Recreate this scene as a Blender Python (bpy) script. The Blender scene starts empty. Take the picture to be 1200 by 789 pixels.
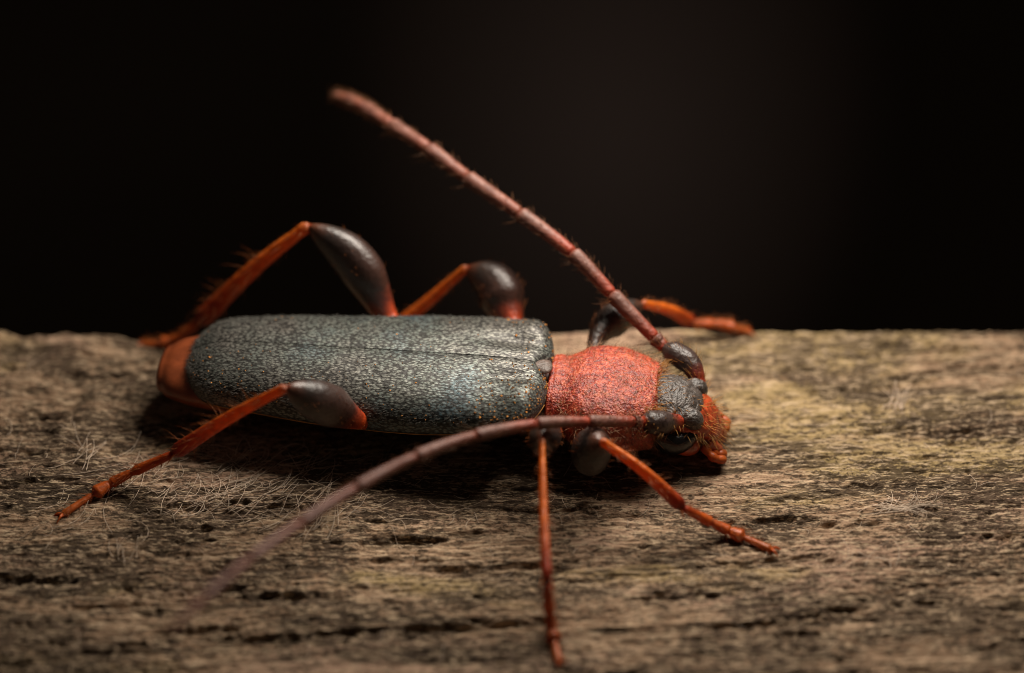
import bpy, math, random
import numpy as np
from mathutils import Vector, Matrix

# units: 1 blender unit = 1 cm (the beetle is about 13 mm long)
scene = bpy.context.scene
scene.unit_settings.scale_length = 0.01
col = scene.collection
random.seed(7)
rng = np.random.default_rng(11)

# ------------------------------------------------------------------ camera
cam_d = bpy.data.cameras.new('camera')
cam = bpy.data.objects.new('camera', cam_d)
col.objects.link(cam)
cam.location = (0.0, -5.0833, 4.4995)
cam.rotation_euler = (math.radians(50), 0, 0)
cam_d.lens = 100
cam_d.sensor_width = 36
cam_d.clip_start = 0.05
cam_d.clip_end = 200
cam_d.dof.use_dof = True
cam_d.dof.focus_distance = 6.58
cam_d.dof.aperture_fstop = 0.37
cam_d.dof.aperture_blades = 0
scene.camera = cam

# ------------------------------------------------------------------ world (dim ambient only: a macro shot under a flash)
world = bpy.data.worlds.new('World')
scene.world = world
world.use_nodes = True
bg = world.node_tree.nodes['Background']
bg.inputs[0].default_value = (1.0, 0.86, 0.70, 1)
bg.inputs[1].default_value = 0.025

# ------------------------------------------------------------------ lamps: one diffused flash overhead, a little behind the beetle
def area(name, loc, target, sx, sy, power, color):
    d = bpy.data.lights.new(name, 'AREA')
    d.shape = 'RECTANGLE'; d.size = sx; d.size_y = sy
    d.energy = power; d.color = color
    o = bpy.data.objects.new(name, d)
    col.objects.link(o)
    o.location = loc
    o.rotation_euler = (Vector(target) - Vector(loc)).to_track_quat('-Z', 'Y').to_euler()
    return o
area('flash_diffuser', (0.48, 0.74, 1.65), (0.26, 0.12, 0.0), 1.6, 0.65, 90.0, (1.0, 0.90, 0.78))

scene.view_settings.view_transform = 'Standard'
scene.view_settings.look = 'None'
scene.view_settings.exposure = 0.0
scene.view_settings.gamma = 1.0
scene.view_settings.use_curve_mapping = False
scene.cycles.use_denoising = True
scene.cycles.max_bounces = 8
scene.cycles.filter_width = 0.9
scene.cycles.sample_clamp_indirect = 2.0
scene.cycles.sample_clamp_direct = 6.0

# ------------------------------------------------------------------ helpers
def mesh_obj(name, verts, faces, mat, parent=None, inv=None, attrs=None, smooth=True):
    me = bpy.data.meshes.new(name)
    v = np.asarray(verts, dtype=np.float64).reshape(-1, 3)
    if inv is not None:
        m = np.array(inv)
        v = v @ m[:3, :3].T + m[:3, 3]
    me.from_pydata(v.tolist(), [], faces if isinstance(faces, list) else faces.tolist())
    if attrs:
        for k, a in attrs.items():
            at = me.attributes.new(k, 'FLOAT', 'POINT')
            at.data.foreach_set('value', np.asarray(a, dtype=np.float32))
    if smooth:
        me.polygons.foreach_set('use_smooth', np.ones(len(me.polygons), dtype=bool))
    me.materials.append(mat)
    me.update()
    o = bpy.data.objects.new(name, me)
    col.objects.link(o)
    if parent is not None:
        o.parent = parent
    return o

_perm = {}
def _table(seed):
    if seed not in _perm:
        r = np.random.default_rng(seed)
        p = r.permutation(512)
        _perm[seed] = (np.concatenate([p, p]), r.uniform(0, 2 * np.pi, 512))
    return _perm[seed]
def perlin(x, y, seed=0):
    p, ang = _table(seed)
    xi = np.floor(x).astype(np.int64); yi = np.floor(y).astype(np.int64)
    xf = x - xi; yf = y - yi
    u = xf * xf * xf * (xf * (xf * 6 - 15) + 10); v = yf * yf * yf * (yf * (yf * 6 - 15) + 10)
    def g(ix, iy, fx, fy):
        a = ang[p[(p[ix & 511] + iy) & 511] & 511]
        return np.cos(a) * fx + np.sin(a) * fy
    n00 = g(xi, yi, xf, yf); n10 = g(xi + 1, yi, xf - 1, yf)
    n01 = g(xi, yi + 1, xf, yf - 1); n11 = g(xi + 1, yi + 1, xf - 1, yf - 1)
    return (n00 * (1 - u) + n10 * u) * (1 - v) + (n01 * (1 - u) + n11 * u) * v * 1.0
def fbm(x, y, seed, octv=4, gain=0.5):
    s = 0; a = 1.0; f = 1.0
    for i in range(octv):
        s = s + a * perlin(x * f + 17.3 * i, y * f - 9.1 * i, seed + i)
        a *= gain; f *= 2.03
    return s
def sst(e0, e1, x):
    t = np.clip((x - e0) / (e1 - e0), 0, 1)
    return t * t * (3 - 2 * t)

def catmull(pts, n):
    P = [np.array(p, float) for p in pts]
    P = [2 * P[0] - P[1]] + P + [2 * P[-1] - P[-2]]
    out = []
    segs = len(P) - 3
    L = [np.linalg.norm(P[i + 2] - P[i + 1]) for i in range(segs)]
    tot = sum(L); cum = np.concatenate([[0], np.cumsum(L)]) / tot
    for s in np.linspace(0, 1, n):
        i = min(int(np.searchsorted(cum, s, side='right')) - 1, segs - 1)
        t = (s - cum[i]) / max(cum[i + 1] - cum[i], 1e-9)
        p0, p1, p2, p3 = P[i:i + 4]
        out.append(0.5 * ((2 * p1) + (-p0 + p2) * t + (2 * p0 - 5 * p1 + 4 * p2 - p3) * t * t + (-p0 + 3 * p1 - 3 * p2 + p3) * t ** 3))
    return np.array(out)

def frames(path, up=(0.13, 0.2, 1.0)):
    T = np.gradient(path, axis=0)
    T /= np.linalg.norm(T, axis=1)[:, None]
    n = np.array(up, float); n -= T[0] * n.dot(T[0])
    if np.linalg.norm(n) < 1e-3:
        n = np.array((1.0, 0, 0)); n -= T[0] * n.dot(T[0])
    n /= np.linalg.norm(n)
    N = []
    for t in T:
        n = n - t * n.dot(t); n /= np.linalg.norm(n)
        N.append(n.copy())
    N = np.array(N); B = np.cross(T, N)
    return T, N, B

def tube(path, rad, nseg=16, flat=1.0, jitter=0.0):
    """closed tapering tube along path; returns verts, faces, t along"""
    path = np.asarray(path); rad = np.asarray(rad, float)
    T, N, B = frames(path)
    a = np.linspace(0, 2 * np.pi, nseg, endpoint=False)
    V = path[:, None, :] + rad[:, None, None] * (np.cos(a)[None, :, None] * N[:, None, :] + flat * np.sin(a)[None, :, None] * B[:, None, :])
    n = len(path)
    if jitter:
        V += rng.normal(0, jitter, V.shape)
    V = V.reshape(-1, 3)
    F = []
    for i in range(n - 1):
        for j in range(nseg):
            k = (j + 1) % nseg
            F.append((i * nseg + j, i * nseg + k, (i + 1) * nseg + k, (i + 1) * nseg + j))
    F.append(tuple(range(nseg - 1, -1, -1)))
    F.append(tuple((n - 1) * nseg + j for j in range(nseg)))
    t = np.repeat(np.linspace(0, 1, n), nseg)
    return V, F, t

class Acc:
    """collects many small pieces into one mesh"""
    def __init__(s): s.v = []; s.f = []; s.t = []; s.n = 0
    def add(s, V, F, t=None):
        s.v.append(V); s.f += [tuple(i + s.n for i in f) for f in F]
        s.t.append(np.zeros(len(V)) if t is None else t); s.n += len(V)
    def hair(s, p, d, length, r, bend=(0, 0, 0), seg=3):
        p = np.array(p, float); d = np.array(d, float); d /= np.linalg.norm(d) + 1e-12
        ref = np.array((0.3, 0.9, 0.31)) if abs(d[2]) > 0.8 else np.array((0.0, 0.0, 1.0))
        a = np.cross(d, ref); a /= np.linalg.norm(a); b = np.cross(d, a)
        bend = np.array(bend, float)
        V = []
        for i in range(seg + 1):
            q = i / seg
            c = p + d * length * q + bend * length * q * q
            rr = r * (1 - 0.85 * q)
            for k in range(3):
                w = 2 * np.pi * k / 3
                V.append(c + rr * (math.cos(w) * a + math.sin(w) * b))
        F = [(2, 1, 0)]
        for i in range(seg):
            for k in range(3):
                m = (k + 1) % 3
                F.append((i * 3 + k, i * 3 + m, i * 3 + 3 + m, i * 3 + 3 + k))
        e = seg * 3
        F.append((e, e + 1, e + 2))
        s.add(np.array(V), F, np.repeat(np.linspace(0, 1, seg + 1), 3))
    def build(s, name, mat, parent=None, inv=None, smooth=True):
        return mesh_obj(name, np.concatenate(s.v), s.f, mat, parent, inv, {'t': np.concatenate(s.t)}, smooth)

# ------------------------------------------------------------------ materials
class NT:
    def __init__(s, name):
        s.m = bpy.data.materials.new(name); s.m.use_nodes = True
        s.t = s.m.node_tree; s.N = s.t.nodes; s.L = s.t.links
        s.b = s.N['Principled BSDF']; s.out = s.N['Material Output']
    def new(s, typ, **kw):
        n = s.N.new(typ)
        for k, v in kw.items(): setattr(n, k, v)
        return n
    def set(s, **kw):
        for k, v in kw.items():
            i = s.b.inputs[k.replace('_', ' ')]
            if hasattr(v, 'is_linked'): s.L.new(v, i)
            else: i.default_value = v
    def coord(s, scale=(1, 1, 1), rot=(0, 0, 0)):
        c = s.new('ShaderNodeTexCoord'); m = s.new('ShaderNodeMapping')
        s.L.new(c.outputs['Object'], m.inputs[0])
        m.inputs['Scale'].default_value = scale; m.inputs['Rotation'].default_value = rot
        return m.outputs[0]
    def noise(s, vec, scale, detail=4, rough=0.55, dist=0.0):
        n = s.new('ShaderNodeTexNoise')
        s.L.new(vec, n.inputs['Vector'])
        n.inputs['Scale'].default_value = scale; n.inputs['Detail'].default_value = detail
        n.inputs['Roughness'].default_value = rough; n.inputs['Distortion'].default_value = dist
        return n.outputs['Fac']
    def voronoi(s, vec, scale, feature='F1', rnd=1.0):
        n = s.new('ShaderNodeTexVoronoi', feature=feature)
        s.L.new(vec, n.inputs['Vector']); n.inputs['Scale'].default_value = scale
        n.inputs['Randomness'].default_value = rnd
        return n.outputs['Distance']
    def ramp(s, fac, stops, interp='LINEAR'):
        r = s.new('ShaderNodeValToRGB'); r.color_ramp.interpolation = interp
        e = r.color_ramp.elements
        while len(e) < len(stops): e.new(0.5)
        for i, (p, c) in enumerate(stops):
            e[i].position = p
            e[i].color = (c, c, c, 1) if not hasattr(c, '__len__') else (*c[:3], 1)
        s.L.new(fac, r.inputs[0])
        return r.outputs[0]
    def mix(s, fac, a, b, mode='MIX'):
        m = s.new('ShaderNodeMix', data_type='RGBA', blend_type=mode)
        for v, i in ((fac, m.inputs[0]), (a, m.inputs[6]), (b, m.inputs[7])):
            if hasattr(v, 'is_linked'): s.L.new(v, i)
            elif hasattr(v, '__len__'): i.default_value = (*v[:3], 1)
            else: i.default_value = v
        return m.outputs[2]
    def math(s, op, a, b=0.0):
        m = s.new('ShaderNodeMath', operation=op)
        for v, i in ((a, m.inputs[0]), (b, m.inputs[1])):
            if hasattr(v, 'is_linked'): s.L.new(v, i)
            else: i.default_value = v
        return m.outputs[0]
    def attr(s, name):
        n = s.new('ShaderNodeAttribute'); n.attribute_name = name
        return n.outputs['Fac']
    def bump(s, h, strength, dist, prev=None):
        n = s.new('ShaderNodeBump')
        s.L.new(h, n.inputs['Height'])
        n.inputs['Strength'].default_value = strength; n.inputs['Distance'].default_value = dist
        if prev is not None: s.L.new(prev, n.inputs['Normal'])
        return n.outputs[0]

def mat_wood():
    m = NT('weathered_wood')
    R = (0, 0, math.radians(-4))
    fib = m.noise(m.coord((1.6, 38, 20), R), 2.2, 6, 0.62, 0.25)
    fine = m.noise(m.coord((9, 60, 60), R), 3.0, 5, 0.65)
    base = m.ramp(fib, [(0.32, (0.090, 0.046, 0.024)), (0.43, (0.225, 0.136, 0.080)), (0.55, (0.37, 0.242, 0.150)), (0.68, (0.50, 0.358, 0.238))])
    base = m.mix(m.ramp(fine, [(0.42, 0.0), (0.62, 0.7)]), base, (0.15, 0.098, 0.058))
    # reddish grey weathered patches and yellow green algae
    base = m.mix(m.math('MULTIPLY', m.attr('rose'), 0.55), base, (0.37, 0.235, 0.165))
    base = m.mix(m.math('MULTIPLY', m.attr('algae'), 0.42), base, (0.36, 0.28, 0.10))
    st = m.attr('streak')
    base = m.mix(m.math('MULTIPLY', st, 0.85), base, (0.065, 0.042, 0.022))
    # black mould specks, fine and coarse
    sp = m.noise(m.coord((0.62, 1.35, 1), R), 98, 3, 0.75, 0.2)
    sp2 = m.noise(m.coord((0.5, 1.5, 1), R), 32, 5, 0.75, 0.3)
    msk = m.math('ADD', m.math('MULTIPLY', sp, 0.58), m.math('MULTIPLY', sp2, 0.42))
    msk = m.math('ADD', msk, m.math('MULTIPLY', m.math('SUBTRACT', m.attr('mould'), 0.45), 0.10))
    sm = m.ramp(msk, [(0.456, 0.0), (0.508, 1.0)])
    base = m.mix(m.math('MULTIPLY', sm, 0.86), base, (0.036, 0.022, 0.012))
    pl = m.ramp(m.noise(m.coord((0.22, 1.6, 1), R), 110, 3, 0.7), [(0.54, 0.0), (0.62, 0.75)])
    base = m.mix(pl, base, (0.52, 0.385, 0.25))
    m.set(Base_Color=base, Roughness=0.85, Specular_IOR_Level=0.25)
    h = m.math('ADD', m.math('MULTIPLY', fine, 0.5), m.math('MULTIPLY', sp, 0.6))
    m.set(Normal=m.bump(h, 0.6, 0.02))
    return m.m

def mat_elytra():
    m = NT('steel_blue_elytra')
    c = m.coord((0.52, 1, 1))
    v = m.voronoi(c, 200, 'F1')
    n = m.noise(m.coord((1, 1, 1)), 180, 3, 0.6)
    tint = m.noise(m.coord(), 3.4, 3, 0.6)
    a = m.ramp(tint, [(0.36, (0.135, 0.126, 0.110)), (0.5, (0.116, 0.135, 0.118)), (0.64, (0.072, 0.118, 0.138))])
    spk = m.noise(m.coord((1, 1.4, 1.4)), 120, 2, 0.7)
    a = m.mix(m.ramp(spk, [(0.45, 0.0), (0.70, 0.35)]), a, (0.38, 0.36, 0.31))
    a = m.mix(m.ramp(v, [(0.34, 0.0), (0.60, 0.9)]), a, (0.014, 0.012, 0.011))
    m.set(Base_Color=a, Metallic=0.46, Roughness=0.47, Specular_IOR_Level=0.6)
    h = m.math('SUBTRACT', m.math('MULTIPLY', n, 0.4), v)
    m.set(Normal=m.bump(h, 0.20, 0.0028))
    return m.m

def mat_pronotum():
    m = NT('red_granular_cuticle')
    v = m.voronoi(m.coord(), 165, 'F1')
    n = m.noise(m.coord(), 85, 4, 0.7)
    b = m.noise(m.coord(), 7, 3, 0.6)
    c = m.ramp(n, [(0.36, (0.10, 0.005, 0.003)), (0.50, (0.33, 0.030, 0.010)), (0.64, (0.52, 0.115, 0.048))])
    c = m.mix(m.ramp(m.noise(m.coord(), 26, 3, 0.6), [(0.45, 0.0), (0.65, 0.5)]), c, (0.15, 0.010, 0.005))
    c = m.mix(m.ramp(b, [(0.52, 0.0), (0.75, 0.45)]), c, (0.48, 0.10, 0.035))
    m.set(Base_Color=c, Roughness=0.42, Specular_IOR_Level=0.6)
    h = m.math('ADD', m.math('MULTIPLY', v, -0.35), m.math('ADD', m.math('MULTIPLY', n, 0.8), m.math('MULTIPLY', m.noise(m.coord(), 220, 2, 0.6), 0.5)))
    m.set(Normal=m.bump(h, 0.8, 0.0055))
    return m.m

def mat_ramp(name, stops, rough=0.35, trans=0.0, bump=0.25, bscale=60, spec=0.5, sss=0.0):
    """cuticle whose pigment changes along the limb (attribute t)"""
    m = NT(name)
    t = m.attr('t')
    n = m.noise(m.coord(), 38, 3, 0.6)
    tt = m.math('ADD', t, m.math('MULTIPLY', m.math('SUBTRACT', n, 0.5), 0.10))
    c = m.ramp(tt, stops)
    c = m.mix(m.ramp(n, [(0.42, 0.0), (0.68, 0.55)]), c, m.mix(1.0, c, (0.45, 0.32, 0.30), 'MULTIPLY'))
    m.set(Base_Color=c, Roughness=rough, Specular_IOR_Level=spec)
    if sss:
        m.set(Subsurface_Weight=sss, Subsurface_Radius=(0.03, 0.009, 0.004))
    h = m.noise(m.coord(), bscale, 3, 0.6)
    m.set(Normal=m.bump(h, bump, 0.008))
    if trans:
        tr = m.new('ShaderNodeBsdfTranslucent'); mx = m.new('ShaderNodeMixShader')
        m.L.new(c, tr.inputs[0]); mx.inputs[0].default_value = trans
        m.L.new(m.b.outputs[0], mx.inputs[1]); m.L.new(tr.outputs[0], mx.inputs[2])
        m.L.new(mx.outputs[0], m.out.inputs[0])
    return m.m

def mat_plain(name, c, rough=0.5, spec=0.5, trans=0.0, metallic=0.0, var=0.35, scale=30, bump=0.0):
    m = NT(name)
    n = m.noise(m.coord(), scale, 3, 0.6)
    cc = m.mix(m.ramp(n, [(0.3, 0.0), (0.75, 1.0)]), tuple(x * (1 - var) for x in c), tuple(x * (1 + var) for x in c))
    m.set(Base_Color=cc, Roughness=rough, Specular_IOR_Level=spec, Metallic=metallic)
    if bump: m.set(Normal=m.bump(n, bump, 0.008))
    if trans:
        tr = m.new('ShaderNodeBsdfTranslucent'); mx = m.new('ShaderNodeMixShader')
        m.L.new(cc, tr.inputs[0]); mx.inputs[0].default_value = trans
        m.L.new(m.b.outputs[0], mx.inputs[1]); m.L.new(tr.outputs[0], mx.inputs[2])
        m.L.new(mx.outputs[0], m.out.inputs[0])
    return m.m

RED = (0.62, 0.115, 0.014); DRED = (0.42, 0.045, 0.009); BLK = (0.028, 0.018, 0.014)
M_wood = mat_wood()
M_ely = mat_elytra()
M_pro = mat_pronotum()
M_fem = mat_ramp('femur_cuticle', [(0.0, RED), (0.38, (0.50, 0.06, 0.010)), (0.47, (0.20, 0.028, 0.010)), (0.56, (0.05, 0.018, 0.011)), (0.9, BLK), (0.985, (0.10, 0.03, 0.012)), (1.0, DRED)], 0.40, 0.04, 0.35, 80, 0.7)
M_fem_dark = mat_ramp('front_femur_cuticle', [(0.0, (0.12, 0.02, 0.008)), (0.2, (0.035, 0.018, 0.012)), (0.9, (0.022, 0.014, 0.011)), (1.0, (0.10, 0.03, 0.012))], 0.38, 0.0, 0.6, 90, 0.6)
M_tib = mat_ramp('tibia_cuticle', [(0.0, (0.5, 0.16, 0.08)), (0.06, (0.85, 0.22, 0.024)), (0.55, (0.82, 0.185, 0.020)), (0.9, DRED), (1.0, (0.22, 0.02, 0.006))], 0.36, 0.40, 0.7, 70, 0.5)
M_tar = mat_ramp('tarsus_cuticle', [(0.0, DRED), (0.2, RED), (0.7, (0.55, 0.11, 0.018)), (1.0, (0.5, 0.12, 0.02))], 0.4, 0.35, 0.3, 80, 0.5)
M_scape = mat_ramp('scape_cuticle', [(0.0, (0.45, 0.05, 0.012)), (0.25, (0.25, 0.03, 0.012)), (0.45, (0.05, 0.03, 0.025)), (0.95, (0.035, 0.022, 0.018)), (1.0, DRED)], 0.38, 0.05, 0.45, 90, 0.55)
M_ant = mat_ramp('antenna_cuticle', [(0.0, (0.33, 0.045, 0.018)), (0.28, (0.26, 0.062, 0.036)), (0.55, (0.20, 0.080, 0.056)), (0.9, (0.165, 0.075, 0.055)), (1.0, (0.20, 0.055, 0.033))], 0.5, 0.12, 0.45, 90, 0.5)
M_ant_tip = mat_ramp('outer_antenna_cuticle', [(0.0, (0.22, 0.062, 0.036)), (0.3, (0.21, 0.072, 0.046)), (0.6, (0.195, 0.078, 0.054)), (1.0, (0.18, 0.07, 0.048))], 0.5, 0.12, 0.45, 90, 0.5)
M_head = mat_plain('grey_granular_head', (0.060, 0.047, 0.040), 0.45, 0.6, 0, 0, 0.7, 75, 0.9)
M_face = mat_plain('red_brown_face', (0.36, 0.055, 0.016), 0.30, 0.7, 0.1, 0, 0.75, 34, 0.8)
M_eye = mat_plain('black_eye', (0.008, 0.007, 0.007), 0.22, 0.6, 0, 0, 0.2, 160, 0.25)
M_core = mat_plain('dark_body_cuticle', (0.030, 0.017, 0.012), 0.35, 0.5, 0, 0, 0.4, 40, 0.3)
M_amber = mat_plain('amber_abdomen_tip', (0.24, 0.055, 0.017), 0.36, 0.7, 0.15, 0, 0.35, 22, 0.2)
M_shine = mat_plain('smooth_dark_plate', (0.060, 0.026, 0.020), 0.42, 0.5, 0, 0, 0.3, 30, 0.1)
M_scut = mat_plain('dull_scutellum', (0.11, 0.075, 0.06), 0.5, 0.5, 0, 0, 0.5, 90, 0.5)
M_clyp = mat_plain('glossy_clypeus', (0.17, 0.055, 0.035), 0.25, 0.8, 0, 0, 0.7, 45, 0.5)
M_gold = mat_plain('golden_hair', (0.55, 0.27, 0.07), 0.4, 0.5, 0.4, 0, 0.3, 20)
M_leghair = mat_plain('orange_leg_hair', (0.42, 0.13, 0.03), 0.4, 0.5, 0.4, 0, 0.3, 20)
M_pale = mat_plain('pale_hair', (0.62, 0.40, 0.24), 0.4, 0.5, 0.4, 0, 0.3, 20)
M_silver = mat_plain('silver_pubescence', (0.22, 0.21, 0.185), 0.45, 0.5, 0.15, 0, 0.4, 25)
M_darkhair = mat_plain('brown_hair', (0.24, 0.10, 0.04), 0.4, 0.5, 0.3, 0, 0.4, 20)
M_dust = mat_plain('orange_pollen', (0.75, 0.32, 0.08), 0.6, 0.3, 0, 0, 0.6, 12)
M_fibre = mat_plain('pale_wood_fibre', (0.66, 0.53, 0.41), 0.6, 0.3, 0.3, 0, 0.35, 9)
M_back = None

# ------------------------------------------------------------------ the weathered board
EDGE = 0.352
def wood_fields(x, y):
    """height (cm) of the board top and its stain masks at x, y"""
    x = np.asarray(x, float); y = np.asarray(y, float)
    ca, sa = math.cos(math.radians(4)), math.sin(math.radians(4))
    wx = x + 0.05 * perlin(x * 1.3, y * 2.0, 50); wy = y + 0.055 * perlin(x * 0.9 + 3, y * 1.6, 51) + 0.012 * perlin(x * 3.1, y * 6, 52)
    gx = wx * ca + wy * sa; gy = -wx * sa + wy * ca
    h = 0.030 * perlin(x * 0.8 + 5, y * 1.1, 1) + 0.018 * perlin(gx * 1.6, gy * 4.5, 2)
    # elongated hollows torn along the grain
    g1 = perlin(gx * 2.3 + 2.2, gy * 16 + 0.7, 3) + 0.30 * perlin(gx * 8, gy * 36, 4) + 0.22 * fbm(gx * 24, gy * 50, 44, 2)
    g2 = perlin(gx * 3.2 + 8.1, gy * 24 + 4.0, 5) + 0.35 * perlin(gx * 11, gy * 55, 6) + 0.25 * fbm(gx * 34, gy * 60, 46, 2)
    hol = sst(0.16, 0.46, g1); hol2 = sst(0.20, 0.50, g2)
    h = h - 0.014 * hol - 0.006 * hol2
    # lumps and fibre ridges
    left = sst(-0.45, -1.0, x) * sst(-0.35, 0.05, y)
    h = h + left * (0.034 * fbm(gx * 5, gy * 7, 8, 3) + 0.008 * fbm(gx * 16, gy * 24, 9, 2))
    f1 = fbm(gx * 3.5, gy * 62, 12, 3); f2 = fbm(gx * 11, gy * 130, 16, 2)
    h = h + 0.0055 * f1 + 0.0040 * f2
    mould = fbm(x * 2.3 + 7, y * 5.5, 20, 4, 0.6)
    mm = sst(-0.25, 0.35, mould)
    gr = fbm(gx * 24, gy * 58, 24, 3, 0.75)
    h = h + (0.0030 + 0.0030 * mm) * gr
    streak = np.clip(0.8 * hol * sst(-0.3, 0.3, fbm(gx * 7, gy * 22, 33, 3)) + sst(0.18, 0.42, perlin(gx * 2.3 + 31, gy * 19, 30) + 0.5 * perlin(gx * 9, gy * 40, 31)), 0, 1)
    algae = sst(0.05, 0.45, fbm(gx * 2 + 40, gy * 6, 36, 3) + 0.55 * sst(0.1, 0.55, x) * sst(-0.45, 0.1, y) - 0.16)
    rose = sst(0.0, 0.4, fbm(gx * 1.6 + 70, gy * 4, 40, 3) + 0.5 * np.exp(-((x + 0.65) ** 2 / 0.1 + (y + 0.27) ** 2 / 0.02)) - 0.05)
    # the board is worn a little hollow under the beetle
    h = h * (1 - 0.55 * np.exp(-((x + 0.05) ** 2 / 0.45 + (y + 0.02) ** 2 / 0.03)))
    h = h - 0.012
    return h, hol, streak, algae, rose, mm
GHX = np.linspace(-1.6, 1.6, 1281); GHY = np.linspace(-1.2, EDGE + 0.1, 641)
_gx, _gy = np.meshgrid(GHX, GHY)
GH = wood_fields(_gx, _gy)[0]
def H(x, y):
    """board height by bilinear lookup"""
    fx = min(max((x - GHX[0]) / (GHX[1] - GHX[0]), 0), len(GHX) - 1.001); fy = min(max((y - GHY[0]) / (GHY[1] - GHY[0]), 0), len(GHY) - 1.001)
    i, j = int(fx), int(fy); u, v = fx - i, fy - j
    return float((GH[j, i] * (1 - u) + GH[j, i + 1] * u) * (1 - v) + (GH[j + 1, i] * (1 - u) + GH[j + 1, i + 1] * u) * v)

def spread(lo, hi, n, out_lo, out_hi, k):
    core = np.linspace(lo, hi, n)
    l = lo - (lo - out_lo) * (np.linspace(1, 0, k, endpoint=False) ** 2)
    r = hi + (out_hi - hi) * (np.linspace(0, 1, k + 1)[1:] ** 2)
    return np.concatenate([l, core, r])
xs = spread(-1.42, 1.42, 1120, -4.0, 4.0, 60)
# cross profile: front face, top, rounded back arris, back face, underside
Rb = 0.05
ys_top = np.concatenate([-1.08 - 2.0 * (np.linspace(1, 0, 40, endpoint=False) ** 2), np.linspace(-1.08, EDGE - Rb, 520)])
prof = [(y, 0.0, 0.0, 1.0, 1.0) for y in ys_top]
for a in np.linspace(0, math.pi / 2, 26)[1:]:
    prof.append((EDGE - Rb + Rb * math.sin(a), -Rb + Rb * math.cos(a), math.sin(a), math.cos(a), 1.0))
for z in np.linspace(0.0, 1.0, 40)[1:]:
    prof.append((EDGE, -Rb - 1.6 * z, 1.0, 0.0, 1 - 0.8 * z))
prof.append((EDGE - 0.1, -1.72, 0.0, 0.0, 0.0))
prof.append((-3.0, -1.72, 0.0, 0.0, 0.0))
for z in np.linspace(-1.6, -0.1, 12):
    prof.append((-3.08, z, -1.0, 0.0, 0.3))
prof = np.array(prof)
arc = np.concatenate([[0], np.cumsum(np.hypot(np.diff(prof[:, 0]), np.diff(prof[:, 1])))])
s_par = arc - arc[len(ys_top) - 1] + ys_top[-1]
SX, SY = np.meshgrid(xs, s_par)
hh, hol, streak, algae, rose, mould = wood_fields(SX, SY)
hh = hh * prof[:, 4][:, None]
V = np.stack([SX, prof[:, 0][:, None] + hh * prof[:, 2][:, None], prof[:, 1][:, None] + hh * prof[:, 3][:, None]], -1)
nr, nc = SX.shape
idx = np.arange(nr * nc).reshape(nr, nc)
q = np.stack([idx[:-1, :-1], idx[:-1, 1:], idx[1:, 1:], idx[1:, :-1]], -1).reshape(-1, 4)
wrap = np.stack([idx[-1, :-1], idx[-1, 1:], idx[0, 1:], idx[0, :-1]], -1).reshape(-1, 4)
q = np.concatenate([q, wrap])
def big_mesh(name, V, q, mat, attrs, caps=()):
    me = bpy.data.meshes.new(name)
    nq = len(q); loops = list(q.reshape(-1)); starts = list(range(0, nq * 4, 4)); tot = nq * 4
    loops = [q.reshape(-1)]; starts = [np.arange(0, nq * 4, 4)]
    for c in caps:
        loops.append(np.array(c)); starts.append(np.array([tot])); tot += len(c)
    me.vertices.add(len(V)); me.vertices.foreach_set('co', V.reshape(-1).astype(np.float32))
    lp = np.concatenate(loops).astype(np.int32); st = np.concatenate(starts).astype(np.int32)
    me.loops.add(len(lp)); me.loops.foreach_set('vertex_index', lp)
    me.polygons.add(len(st)); me.polygons.foreach_set('loop_start', st)
    me.polygons.foreach_set('use_smooth', np.ones(len(st), dtype=bool))
    for k, a in attrs.items():
        at = me.attributes.new(k, 'FLOAT', 'POINT'); at.data.foreach_set('value', a.reshape(-1).astype(np.float32))
    me.update(calc_edges=True); me.validate()
    me.materials.append(mat)
    o = bpy.data.objects.new(name, me); col.objects.link(o)
    return o
board = big_mesh('wooden_board', V.reshape(-1, 3), q, M_wood,
                 dict(streak=streak, algae=algae, rose=rose, mould=mould), caps=(list(idx[::-1, 0]), list(idx[:, -1])))
board['kind'] = 'structure'
board['label'] = 'weathered grey brown wooden board with mould specks and torn grain'

# ------------------------------------------------------------------ dark out of focus background
def make_backdrop():
    m = NT('dark_backdrop')
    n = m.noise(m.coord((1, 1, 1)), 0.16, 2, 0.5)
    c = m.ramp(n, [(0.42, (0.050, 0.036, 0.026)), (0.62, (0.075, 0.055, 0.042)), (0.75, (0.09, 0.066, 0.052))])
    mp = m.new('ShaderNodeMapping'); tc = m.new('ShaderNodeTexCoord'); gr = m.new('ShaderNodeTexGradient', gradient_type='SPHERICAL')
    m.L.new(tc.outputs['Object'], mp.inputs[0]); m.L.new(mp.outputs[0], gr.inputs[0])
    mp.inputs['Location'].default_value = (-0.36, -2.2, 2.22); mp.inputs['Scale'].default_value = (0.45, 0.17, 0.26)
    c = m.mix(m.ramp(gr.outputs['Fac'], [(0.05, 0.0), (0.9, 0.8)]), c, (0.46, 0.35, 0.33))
    m.set(Base_Color=c, Roughness=0.95, Specular_IOR_Level=0.1)
    xs = np.linspace(-16, 16, 41); zs = np.linspace(-22, 14, 31)
    X, Z = np.meshgrid(xs, zs)
    Y = 13 + 0.5 * perlin(X * 0.3, Z * 0.2, 90) - 0.012 * X * X
    V = np.stack([X, Y, Z], -1).reshape(-1, 3)
    id2 = np.arange(X.size).reshape(X.shape)
    F = np.stack([id2[:-1, :-1], id2[:-1, 1:], id2[1:, 1:], id2[1:, :-1]], -1).reshape(-1, 4)
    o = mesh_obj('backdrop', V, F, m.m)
    o['kind'] = 'structure'; o['label'] = 'dark brown shadowed background cloth behind the board'
make_backdrop()

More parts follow.
